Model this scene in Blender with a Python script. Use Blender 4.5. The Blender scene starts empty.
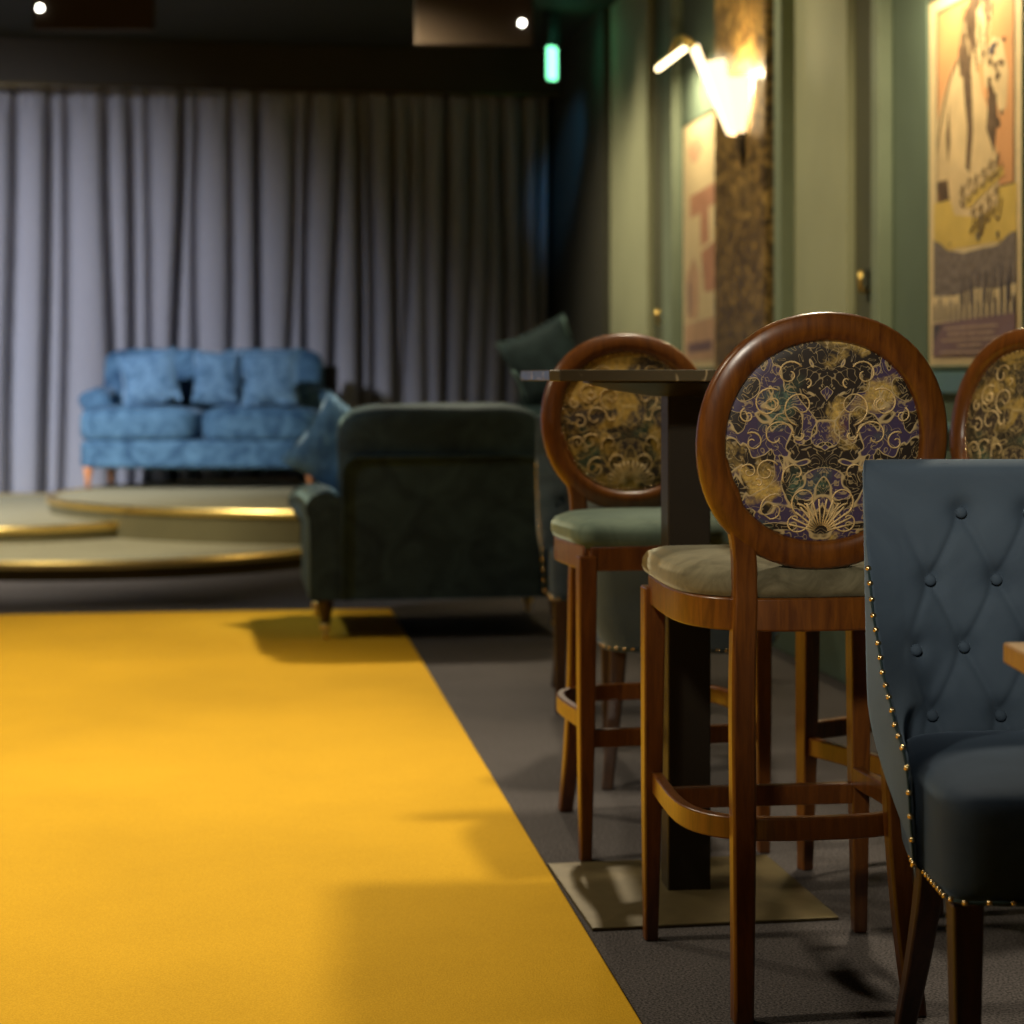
import bpy, bmesh, math, random
from mathutils import Vector, Matrix, noise
random.seed(7)
PI = math.pi
sin, cos, sqrt = math.sin, math.cos, math.sqrt
SC = bpy.context.scene
COL = SC.collection
TH = math.atan(262/1900)          # the camera looks this far right of the rug's long edge
CAMZ = 1.08

def G(xc, zc, z=0.0):             # floor plan measured from the photographer: xc to the right, zc ahead -> room coordinates
    return Vector((xc*cos(TH)+zc*sin(TH), zc*cos(TH)-xc*sin(TH), z))
def facing(dx, dz):               # z-rotation that turns local +Y to a plan direction
    d = G(dx, dz); return math.atan2(-d.x, d.y)
def WX(px, X):                    # Y on a wall plane X = const
    zc = 1918*X/(px-250); xc = (px-512)/1900*zc
    return zc*cos(TH)-xc*sin(TH)

# ------------------------------------------------------------------ materials
def new_mat(name):
    m = bpy.data.materials.new(name); m.use_nodes = True
    nt = m.node_tree; b = nt.nodes['Principled BSDF']
    return m, nt, b
def nd(nt, t, **kw):
    n = nt.nodes.new(t)
    for k, v in kw.items(): setattr(n, k, v)
    return n
def lk(nt, a, b): nt.links.new(a, b)
def ramp(nt, fac, stops, interp='LINEAR'):
    r = nd(nt, 'ShaderNodeValToRGB'); e = r.color_ramp.elements; r.color_ramp.interpolation = interp
    while len(e) < len(stops): e.new(0.5)
    for i, (p, c) in enumerate(stops):
        e[i].position = p; e[i].color = (c[0], c[1], c[2], 1)
    lk(nt, fac, r.inputs['Fac']); return r.outputs['Color']
def coords(nt, scale=(1,1,1), kind='Object'):
    t = nd(nt, 'ShaderNodeTexCoord'); mp = nd(nt, 'ShaderNodeMapping'); mp.inputs['Scale'].default_value = scale
    lk(nt, t.outputs[kind], mp.inputs['Vector']); return mp.outputs['Vector']
def noise_n(nt, vec, scale, detail=4, rough=.55, dist=0):
    n = nd(nt, 'ShaderNodeTexNoise'); n.inputs['Scale'].default_value = scale; n.inputs['Detail'].default_value = detail
    n.inputs['Roughness'].default_value = rough; n.inputs['Distortion'].default_value = dist
    lk(nt, vec, n.inputs['Vector']); return n.outputs['Fac']
def bump(nt, b, h, strength=.3, dist=.01):
    bp = nd(nt, 'ShaderNodeBump'); bp.inputs['Strength'].default_value = strength; bp.inputs['Distance'].default_value = dist
    lk(nt, h, bp.inputs['Height']); lk(nt, bp.outputs['Normal'], b.inputs['Normal'])
def mathn(nt, op, a, b=None):
    m = nd(nt, 'ShaderNodeMath', operation=op)
    for i, v in enumerate((a, b)):
        if v is None: continue
        if isinstance(v, (int, float)): m.inputs[i].default_value = v
        else: lk(nt, v, m.inputs[i])
    return m.outputs[0]
def mixc(nt, fac, a, b):
    m = nd(nt, 'ShaderNodeMix', data_type='RGBA')
    for k, v in ((0, fac), (6, a), (7, b)):
        if isinstance(v, (int, float)): m.inputs[k].default_value = v
        elif isinstance(v, tuple): m.inputs[k].default_value = (*v, 1)
        else: lk(nt, v, m.inputs[k])
    return m.outputs[2]

def plain(name, c, rough=.6, metal=0, nscale=20, var=.12, spec=.5, sheen=0, coat=0, bmp=0):
    m, nt, b = new_mat(name)
    v = coords(nt); f = noise_n(nt, v, nscale)
    lo = tuple(x*(1-var) for x in c); hi = tuple(min(1, x*(1+var)) for x in c)
    lk(nt, ramp(nt, f, [(.3, lo), (.7, hi)]), b.inputs['Base Color'])
    b.inputs['Roughness'].default_value = rough; b.inputs['Metallic'].default_value = metal
    b.inputs['Specular IOR Level'].default_value = spec
    b.inputs['Sheen Weight'].default_value = sheen; b.inputs['Coat Weight'].default_value = coat
    if bmp: bump(nt, b, f, bmp, .005)
    return m
def velvet(name, lo, hi, sheen=.6, tint=(.6,.75,.9), scale=5):
    m, nt, b = new_mat(name)
    v = coords(nt); f = noise_n(nt, v, scale, 5, .6, 1.2)
    lk(nt, ramp(nt, f, [(.32, lo), (.5, tuple((a+c)/2 for a, c in zip(lo, hi))), (.7, hi)]), b.inputs['Base Color'])
    b.inputs['Roughness'].default_value = .75; b.inputs['Specular IOR Level'].default_value = .15
    b.inputs['Sheen Weight'].default_value = sheen; b.inputs['Sheen Roughness'].default_value = .35
    b.inputs['Sheen Tint'].default_value = (*tint, 1)
    bump(nt, b, noise_n(nt, v, 400, 2), .08, .002)
    return m
def wood(name, lo, hi, rough=.32, stretch=(14, 14, 1.6)):
    m, nt, b = new_mat(name)
    v = coords(nt, stretch); f = noise_n(nt, v, 5, 6, .6, .6)
    lk(nt, ramp(nt, f, [(.3, lo), (.7, hi)]), b.inputs['Base Color'])
    b.inputs['Roughness'].default_value = rough; b.inputs['Coat Weight'].default_value = .25; b.inputs['Coat Roughness'].default_value = .25
    return m
def carpet(name, lo, hi, scale=260, big=.25, bmp=.6):
    m, nt, b = new_mat(name)
    v = coords(nt); f = noise_n(nt, v, scale, 2, .6); g = noise_n(nt, v, 1.3, 4)
    c = ramp(nt, f, [(.35, lo), (.65, hi)])
    d = ramp(nt, g, [(.3, (1-big,)*3), (.7, (1, 1, 1))])
    mx = nd(nt, 'ShaderNodeMix', data_type='RGBA', blend_type='MULTIPLY'); mx.inputs[0].default_value = 1
    lk(nt, c, mx.inputs[6]); lk(nt, d, mx.inputs[7]); lk(nt, mx.outputs[2], b.inputs['Base Color'])
    b.inputs['Roughness'].default_value = .95; b.inputs['Specular IOR Level'].default_value = .1
    bump(nt, b, f, bmp, .004); return m
def emit(name, c, s):
    m, nt, b = new_mat(name)
    b.inputs['Base Color'].default_value = (*c, 1)
    b.inputs['Emission Color'].default_value = (*c, 1); b.inputs['Emission Strength'].default_value = s
    return m
def damask(name, gold_amount, base, purple, gold, axis='XZ'):
    """brocade: mirrored scroll contours in gold thread over blotches of purple and ochre"""
    m, nt, b = new_mat(name)
    t = nd(nt, 'ShaderNodeTexCoord'); s = nd(nt, 'ShaderNodeSeparateXYZ'); lk(nt, t.outputs['Object'], s.inputs[0])
    ax = mathn(nt, 'ABSOLUTE', s.outputs[0]); cb = nd(nt, 'ShaderNodeCombineXYZ')
    lk(nt, ax, cb.inputs[0]); lk(nt, mathn(nt, 'ADD', s.outputs[2], 3.37), cb.inputs[2]); cb.inputs[1].default_value = .61
    sym = cb.outputs[0]; raw = t.outputs['Object']
    n2 = noise_n(nt, sym, 17, 1.2, .5, 1.3)
    l1 = ramp(nt, mathn(nt, 'ABSOLUTE', mathn(nt, 'SUBTRACT', n2, .53)), [(.010, (1,1,1)), (.022, (0,0,0))])
    n1 = noise_n(nt, sym, 34, 1.0, .5, 2.2)
    l2 = ramp(nt, mathn(nt, 'ABSOLUTE', mathn(nt, 'SUBTRACT', n1, .5)), [(.012, (.6,.6,.6)), (.03, (0,0,0))])
    n3 = noise_n(nt, raw, 8, 5, .6, .5)
    n4 = noise_n(nt, raw, 7, 2, .5)
    pm = ramp(nt, n2, [(.52, (0,0,0)), (.54, (1,1,1))])
    c = mixc(nt, pm, base, purple)
    gm = ramp(nt, n3, [(.60-.24*gold_amount, (0,0,0)), (.67-.22*gold_amount, (1,1,1))])
    fine = noise_n(nt, raw, 90, 3, .7)
    ochre = ramp(nt, fine, [(.3, tuple(x*.35 for x in gold)), (.7, gold)])
    c = mixc(nt, gm, c, ochre)
    rm = ramp(nt, n4, [(.62, (0,0,0)), (.70, (.8,.8,.8))])
    c = mixc(nt, rm, c, ramp(nt, fine, [(.35, (.05,.008,.004)), (.7, (.25,.05,.02))]))
    gr = ramp(nt, n4, [(.30, (.8,.8,.8)), (.37, (0,0,0))])
    c = mixc(nt, gr, c, ramp(nt, fine, [(.35, (.01,.03,.02)), (.7, (.12,.20,.12))]))
    lines = mathn(nt, 'MAXIMUM', l1, l2)
    c = mixc(nt, lines, c, (gold[0]*.72, gold[1]*.80, gold[2]*1.5))
    lk(nt, c, b.inputs['Base Color'])
    b.inputs['Roughness'].default_value = .55
    bump(nt, b, lines, .35, .003); return m
def marble(name):
    m, nt, b = new_mat(name)
    v = coords(nt); n = noise_n(nt, v, 4.5, 3, .55, 1.2)
    ln = mathn(nt, 'ABSOLUTE', mathn(nt, 'SUBTRACT', n, .5))
    lk(nt, ramp(nt, ln, [(.0, (.42,.33,.18)), (.006, (.22,.17,.09)), (.014, (.075,.06,.032))]), b.inputs['Base Color'])
    b.inputs['Roughness'].default_value = .25; return m
def wallpaper(name):
    m, nt, b = new_mat(name)
    v = coords(nt); vo = nd(nt, 'ShaderNodeTexVoronoi'); vo.inputs['Scale'].default_value = 10; lk(nt, v, vo.inputs['Vector'])
    f = noise_n(nt, v, 15, 3, .6, 1.5)
    c1 = ramp(nt, f, [(.42, (.045,.028,.008)), (.50, (.18,.11,.030)), (.58, (.50,.32,.09))])
    c2 = ramp(nt, vo.outputs['Distance'], [(.08, (.66,.44,.13)), (.30, (.10,.062,.018))])
    lk(nt, mixc(nt, .4, c1, c2), b.inputs['Base Color']); b.inputs['Roughness'].default_value = .38
    return m

M = {}
M['floor'] = carpet('dark speckled carpet', (.036,.033,.034), (.165,.148,.148), 210, .3)
M['rug'] = carpet('yellow carpet', (.66,.37,.020), (.78,.455,.030), 300, .14, .35)
M['plaster'] = plain('sage wall paint', (.34,.365,.24), .75, 0, 3, .06)
M['green'] = plain('deep green wall paint', (.115,.165,.125), .75, 0, 3, .08)
M['trim'] = plain('satin green trim', (.23,.285,.205), .6, 0, 4, .06)
M['olive'] = plain('dark olive recess paint', (.085,.090,.050), .6, 0, 4, .08)  # darker tone for the two narrow wall strips
M['bluetrim'] = plain('blue green ledge paint', (.12,.22,.22), .3, 0, 4, .06)
M['darkwall'] = plain('dark wall', (.05,.05,.04), .6, 0, 3, .08)
M['ceiling'] = plain('dark ceiling paint', (.022,.021,.011), .85, 0, 3, .1)
M['brownbox'] = plain('dark brown ceiling box', (.034,.018,.007), .7, 0, 3, .1)
M['pelmet'] = plain('dark brown pelmet', (.030,.021,.007), .7, 0, 2, .15)
M['curtain'] = plain('grey curtain cloth', (.35,.345,.375), .9, 0, 60, .06, .1, .15, 0, .1)
M['brass'] = plain('polished brass', (.86,.62,.20), .36, 1, 6, .1)
M['nail'] = plain('antique brass nails', (.85,.64,.34), .25, 1, 40, .15)
M['stagecloth'] = carpet('stage carpet', (.30,.27,.16), (.46,.42,.27), 200, .12, .3)
M['riser'] = plain('olive stage riser', (.20,.175,.085), .4, .2, 3, .1)
M['plinth'] = plain('dark bronze plinth', (.085,.055,.010), .3, .7, 3, .1)
M['bluevelvet'] = velvet('blue crushed velvet', (.020,.060,.125), (.115,.235,.35), .4, (.5,.7,.9), 6)
M['pillowvelvet'] = velvet('lighter blue velvet', (.050,.115,.20), (.19,.34,.50), .5, (.5,.7,.9), 7)
M['tealvelvet'] = velvet('dark teal velvet', (.013,.022,.029), (.032,.056,.066), .45, (.45,.7,.7), 6)
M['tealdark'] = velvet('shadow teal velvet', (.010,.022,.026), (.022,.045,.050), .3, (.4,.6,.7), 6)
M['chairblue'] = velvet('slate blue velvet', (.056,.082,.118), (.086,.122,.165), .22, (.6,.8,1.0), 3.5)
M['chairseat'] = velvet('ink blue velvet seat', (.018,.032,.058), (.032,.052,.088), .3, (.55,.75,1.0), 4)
M['olivevelvet'] = velvet('grey olive velvet', (.070,.060,.032), (.17,.15,.09), .5, (.9,.85,.6), 14)
M['greenvelvet'] = velvet('sage velvet', (.055,.080,.060), (.10,.135,.10), .6, (.8,1,.9), 10)
M['wood'] = wood('mahogany stain', (.068,.019,.003), (.170,.055,.006))
M['lightwood'] = wood('golden oak', (.42,.22,.06), (.62,.36,.12), .35)
M['darkwood'] = wood('dark leg stain', (.022,.008,.003), (.060,.022,.007), .5)
M['orangewood'] = wood('orange beech', (.55,.20,.07), (.70,.30,.12), .35)
M['blackmetal'] = plain('bronze black metal', (.024,.018,.010), .4, .5, 8, .1)
M['platemetal'] = plain('brushed olive brass plate', (.125,.095,.042), .5, .6, 30, .12)
M['marble'] = marble('brown veined stone')
M['dam_dark'] = damask('dark floral brocade', .22, (.018,.011,.006), (.052,.034,.078), (.66,.44,.11))
M['dam_gold'] = damask('golden floral brocade', .62, (.035,.022,.010), (.05,.035,.03), (.66,.41,.07))
M['dam_olive'] = damask('olive floral brocade', .38, (.030,.022,.010), (.045,.03,.02), (.56,.37,.08))
M['thread'] = plain('gold embroidery thread', (.60,.43,.19), .5, 0, 60, .3)
M['wallpaper'] = wallpaper('bronze damask wallpaper')
M['black'] = plain('matt black casing', (.012,.011,.010), .6, 0, 20, .2)
M['glassglow'] = emit('glowing frosted glass', (1,.80,.50), 2.6)
M['glassglow2'] = emit('glowing frosted glass edge', (1,.76,.44), 1.9)
M['tube'] = emit('lit picture lamp tube', (1,.82,.46), 6)
M['dot'] = emit('white led', (1,.97,.85), 14)
M['exit'] = emit('lit exit face', (.22,1,.48), 3.4)
M['p_cream'] = plain('poster cream', (.74,.60,.36), .5, 0, 30, .06)
M['p_orange'] = plain('poster orange', (.66,.34,.15), .5, 0, 6, .1)
M['p_skin'] = plain('poster pale figure', (.68,.52,.29), .5, 0, 9, .14)
M['p_brown'] = plain('poster brown', (.13,.085,.05), .5, 0, 25, .35)
M['p_yellow'] = plain('poster yellow', (.64,.47,.12), .5, 0, 10, .1)
M['p_grey'] = plain('poster grey', (.20,.165,.145), .5, 0, 40, .45)
M['p_purple'] = plain('poster purple', (.22,.14,.155), .5, 0, 8, .1)
M['p_dark'] = plain('poster ink', (.08,.07,.085), .5, 0, 30, .3)
M['p_text'] = plain('poster pale lettering', (.50,.37,.28), .5, 0, 30, .1)
M['p_red'] = plain('poster red', (.52,.27,.17), .5, 0, 6, .15)
M['p_pink'] = plain('poster faded pink', (.60,.38,.24), .5, 0, 6, .15)

# ------------------------------------------------------------------ object helpers
def obj(name, bm, mats, parent=None, smooth=True, bevel=0, sub=0, angle=None):
    me = bpy.data.meshes.new(name); bmesh.ops.recalc_face_normals(bm, faces=bm.faces[:]); bm.to_mesh(me); bm.free()
    o = bpy.data.objects.new(name, me); COL.objects.link(o)
    for m in (mats if isinstance(mats, (list, tuple)) else [mats]): me.materials.append(m)
    if smooth:
        for p in me.polygons: p.use_smooth = True
        if angle:
            me.set_sharp_from_angle(angle=angle)
    if parent: o.parent = parent
    if bevel:
        b = o.modifiers.new('bevel', 'BEVEL'); b.width = bevel; b.segments = 2; b.limit_method = 'ANGLE'; b.angle_limit = math.radians(40)
        b.harden_normals = False
        if smooth and not angle: me.set_sharp_from_angle(angle=math.radians(50))
    if sub:
        s = o.modifiers.new('sub', 'SUBSURF'); s.levels = sub; s.render_levels = sub
    return o
def tag(o, label, cat, group=None):
    o['label'] = label; o['category'] = cat
    if group: o['group'] = group
    return o
def thing(name, label, cat, loc=(0,0,0), rz=0, group=None):
    o = bpy.data.objects.new(name, None); COL.objects.link(o); o.empty_display_size = .1
    o.location = loc; o.rotation_euler = (0, 0, rz); return tag(o, label, cat, group)
def struct(name, bm, m, **kw):
    o = obj(name, bm, m, None, **kw); o['kind'] = 'structure'; return o
def kids(o): return [c for c in list(bpy.data.objects) if c.parent == o]
def copy_tree(o, parent=None, children=None):
    c = o.copy(); COL.objects.link(c)
    if parent: c.parent = parent
    for ch in kids(o): copy_tree(ch, c)
    return c

def box(bm, x0, x1, y0, y1, z0, z1, mi=0):
    vs = [bm.verts.new((x, y, z)) for x in (x0, x1) for y in (y0, y1) for z in (z0, z1)]
    for f in ((0,1,3,2), (4,6,7,5), (0,4,5,1), (2,3,7,6), (0,2,6,4), (1,5,7,3)):
        bm.faces.new([vs[i] for i in f]).material_index = mi
def loft(bm, rings, closed=True, caps=True, mi=0):
    R = [[bm.verts.new(p) for p in r] for r in rings]
    n = len(R[0])
    for a, b in zip(R, R[1:]):
        for i in range(n if closed else n-1):
            j = (i+1) % n
            bm.faces.new((a[i], a[j], b[j], b[i])).material_index = mi
    if caps and closed:
        bm.faces.new(R[0][::-1]).material_index = mi; bm.faces.new(R[-1]).material_index = mi
    return R
def grid(bm, rows, mi=0): return loft(bm, rows, False, False, mi)
def sq_ring(c, w, d, z): x, y = c; return [(x-w/2, y-d/2, z), (x+w/2, y-d/2, z), (x+w/2, y+d/2, z), (x-w/2, y+d/2, z)]
def lathe(bm, prof, c=(0,0), n=24, mi=0):
    loft(bm, [[(c[0]+r*cos(2*PI*i/n), c[1]+r*sin(2*PI*i/n), z) for i in range(n)] for r, z in prof], True, True, mi)
def tube(bm, pts, r, n=8, caps=True, mi=0):
    pts = [Vector(p) for p in pts]; rings = []; up = Vector((0, 0, 1))
    t0 = (pts[1]-pts[0]).normalized(); a = t0.cross(up)
    if a.length < 1e-3: a = t0.cross(Vector((1, 0, 0)))
    a.normalize()
    for i, p in enumerate(pts):
        t = (pts[min(i+1, len(pts)-1)]-pts[max(i-1, 0)]).normalized()
        a = (a-t*a.dot(t)).normalized(); b = t.cross(a)
        rr = r[i] if isinstance(r, (list, tuple)) else r
        rings.append([p+a*rr*cos(2*PI*k/n)+b*rr*sin(2*PI*k/n) for k in range(n)])
    loft(bm, rings, True, caps, mi)
def ball(bm, c, r, sub=1, scale=(1,1,1)):
    res = bmesh.ops.create_icosphere(bm, subdivisions=sub, radius=r)
    for v in res['verts']: v.co = Vector(c)+Vector((v.co.x*scale[0], v.co.y*scale[1], v.co.z*scale[2]))
def cubegrid(n):
    bm = bmesh.new(); bmesh.ops.create_cube(bm, size=2)
    bmesh.ops.subdivide_edges(bm, edges=bm.edges[:], cuts=n, use_grid_fill=True); return bm
def puff(c, s, e=5, n=9, crown=.0, wob=0, seed=0):
    """an upholstered block: box rounded by a superellipsoid, crowned on top"""
    bm = cubegrid(n)
    for v in bm.verts:
        p = v.co.copy(); k = (abs(p.x)**e+abs(p.y)**e+abs(p.z)**e)**(1/e); q = p/k
        z = q.z*s[2]/2
        if q.z > 0: z += crown*(1-q.x*q.x)*(1-q.y*q.y)
        v.co = Vector((q.x*s[0]/2, q.y*s[1]/2, z))
        if wob: v.co += wob*noise.noise_vector(v.co*7+Vector((seed, seed*2, 0)))
        v.co += Vector(c)
    return bm
def pillow_bm(w, h, t, seed=0):
    """scatter cushion standing in the local XZ plane, bottom edge on z = 0"""
    bm = cubegrid(11)
    for v in bm.verts:
        x, y, z = v.co
        ex = (1-abs(x)**3.2)*(1-abs(z)**3.2)
        th = .035+.965*max(0, ex)**.5
        px = x*w/2*(1-.09*(1-z*z)); pz = z*h/2*(1-.09*(1-x*x))
        v.co = Vector((px, y*t/2*th, pz+h/2)) + .010*noise.noise_vector(Vector((x*2+seed, y, z*2+seed)))
    return bm
def smooth_path(pts, n=8):
    """Catmull-Rom through the points"""
    P = [Vector(p) for p in pts]; P = [2*P[0]-P[1]]+P+[2*P[-1]-P[-2]]; out = []
    for i in range(1, len(P)-2):
        for k in range(n):
            t = k/n; a, b, c, d = P[i-1:i+3]
            out.append(.5*((2*b)+(c-a)*t+(2*a-5*b+4*c-d)*t*t+(3*b-a-3*c+d)*t**3))
    out.append(P[-2]); return out

# ------------------------------------------------------------------ room shell
WXR = 2.5; YB = 15.6; YF = -2.6; XL = -4.6; CZ = 3.62
b = bmesh.new(); box(b, XL-.1, WXR+.1, YF-.1, YB+.1, -.12, 0); struct('floor', b, M['floor'], smooth=False)
b = bmesh.new(); box(b, XL-.1, WXR+.1, YF-.1, YB+.1, CZ, CZ+.1); struct('ceiling', b, M['ceiling'], smooth=False)
b = bmesh.new(); box(b, XL-.1, XL, YF, YB, 0, CZ); struct('wall_left', b, M['darkwall'], smooth=False)
b = bmesh.new(); box(b, XL-.1, WXR+.1, YB, YB+.1, 0, CZ); struct('wall_back', b, M['darkwall'], smooth=False)
b = bmesh.new(); box(b, XL-.1, WXR+.1, YF-.1, YF, 0, CZ); struct('wall_front', b, M['darkwall'], smooth=False)
b = bmesh.new(); box(b, WXR, WXR+.1, YF, YB, 0, CZ); struct('wall_right', b, M['green'], smooth=False)
def wall_strip(name, p0, p1, depth, z0, z1, m, bev=.006):
    ya, yb = sorted((WX(p0, WXR), WX(p1, WXR)))
    b = bmesh.new(); box(b, WXR-depth, WXR, ya, yb, z0, z1); return struct(name, b, m, smooth=False, bevel=bev)
YP1 = WX(714, 2.34); YP0 = WX(765, 2.34)
# far-end pier of the wall, unlit, its shade put into the colour
b = bmesh.new(); box(b, WXR-.10, WXR, WX(603, 2.4), YB, 0, CZ); struct('trim_1', b, M['darkwall'], smooth=False)
wall_strip('trim_2', 604, 655, .05, .0, CZ, M['plaster'])
wall_strip('trim_3', 672, 682, .06, .0, CZ, M['trim'])
wall_strip('trim_4', 777, 858, .05, .0, CZ, M['plaster'])
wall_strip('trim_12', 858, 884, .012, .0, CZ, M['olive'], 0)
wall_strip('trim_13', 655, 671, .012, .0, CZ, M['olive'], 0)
wall_strip('trim_5', 885, 893, .06, .0, CZ, M['trim'])
# pillar clad in bronze wallpaper with a slim green edge strip
b = bmesh.new(); box(b, WXR-.16, WXR, YP0, YP1, 0, CZ); struct('trim_6', b, M['wallpaper'], smooth=False, bevel=.012)
b = bmesh.new(); box(b, WXR-.12, WXR, YP0-.10, YP0, 0, CZ); struct('trim_7', b, M['trim'], smooth=False, bevel=.01)
# dado rail and baseboard
b = bmesh.new(); box(b, WXR-.055, WXR, YF, WX(893, WXR)-.02, .885, .915); struct('trim_8', b, M['bluetrim'], smooth=False, bevel=.006)
b = bmesh.new(); box(b, WXR-.03, WXR, YF, WX(893, WXR)-.02, 1.02, 1.10); struct('trim_9', b, M['bluetrim'], smooth=False, bevel=.006)
b = bmesh.new(); box(b, WXR-.022, WXR, YF, WX(893, WXR)-.02, 0, .14); struct('baseboard_right', b, M['green'], smooth=False, bevel=.006)
# pelmet over the curtain
b = bmesh.new(); box(b, XL, WXR-.1, 14.55, 14.66, 3.27, CZ); struct('trim_10', b, M['pelmet'], smooth=False, bevel=.01)
b = bmesh.new(); box(b, XL, WXR-.1, 14.54, 14.67, 3.255, 3.27); struct('trim_11', b, M['plinth'], smooth=False)

# window latches (brass) on the dark strips of the wall
def latch(px, z, label):
    y = WX(px, WXR)
    t = thing('window_latch', label, 'latch', (WXR, y, z), 0, 'brass wall latches')
    b = bmesh.new(); box(b, -.012, 0, -.045, .045, -.07, .07); obj('back_plate', b, M['brass'], t, bevel=.004)
    b = bmesh.new(); tube(b, [(-.012, 0, -.02), (-.05, 0, -.02), (-.055, 0, .02), (-.05, 0, .06)], .011); obj('lever', b, M['brass'], t)
latch(873, 1.45, 'brass latch on the green wall between pillar and nearer poster')
latch(666, 1.43, 'small brass latch on the wall left of the far poster')

# ------------------------------------------------------------------ posters
def poly(bm, pts, x, mi):
    vs = [bm.verts.new((x, p[0], p[1])) for p in pts]
    f = bm.faces.new(vs); f.material_index = mi
def blob(u, v, ru, rv, n=20, w=0, s=0):
    return [(u+ru*cos(2*PI*i/n)*(1+w*noise.noise(Vector((cos(2*PI*i/n)*2+s, sin(2*PI*i/n)*2, s)))),
             v+rv*sin(2*PI*i/n)*(1+w*noise.noise(Vector((cos(2*PI*i/n)*2+s, sin(2*PI*i/n)*2, s))))) for i in range(n)]
def poster(name, y_left, w, z_top, h, label, paint):
    """hangs on the right wall; u runs from the far edge towards the viewer, v from top down"""
    t = thing(name, label, 'poster', (WXR, y_left-w/2, z_top-h/2), 0, 'framed concert posters')
    b = bmesh.new(); box(b, -.022, 0, -w/2, w/2, -h/2, h/2); obj('mounting_board', b, M['p_cream'], t, smooth=False, bevel=.003)
    b = bmesh.new(); layer = [0]
    def put(pts, mi, small=False):
        if not small: layer[0] += 1
        poly(b, [(w/2-u*w, h/2-v*h) for u, v in pts], -.0225-.00012*layer[0]-(.0003 if small else 0), mi)
    paint(put)
    obj('print', b, [M[k] for k in PK], t, smooth=False)
    b = bmesh.new()
    for y0, y1, z0, z1 in ((-w/2-.012, -w/2, -h/2-.012, h/2+.012), (w/2, w/2+.012, -h/2-.012, h/2+.012)):
        box(b, -.03, 0, y0, y1, z0, z1)
    box(b, -.03, 0, -w/2, w/2, h/2, h/2+.012); box(b, -.03, 0, -w/2, w/2, -h/2-.012, -h/2)
    obj('frame', b, M['green'], t, smooth=False, bevel=.003)
    return t
PK = ['p_cream', 'p_orange', 'p_skin', 'p_brown', 'p_yellow', 'p_grey', 'p_purple', 'p_dark', 'p_text', 'p_red', 'p_pink']
def stroke(put, pts, wd, mi):
    P = smooth_path([(u, v, 0) for u, v in pts], 5)
    L, R = [], []
    for i, p in enumerate(P):
        d = (P[min(i+1, len(P)-1)]-P[max(i-1, 0)]); d.normalize(); nrm = Vector((-d.y, d.x*.65, 0))*wd
        L.append((p.x+nrm.x, p.y+nrm.y)); R.append((p.x-nrm.x, p.y-nrm.y))
    for i in range(len(P)-1): put([L[i], L[i+1], R[i+1], R[i]], mi, True)
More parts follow.
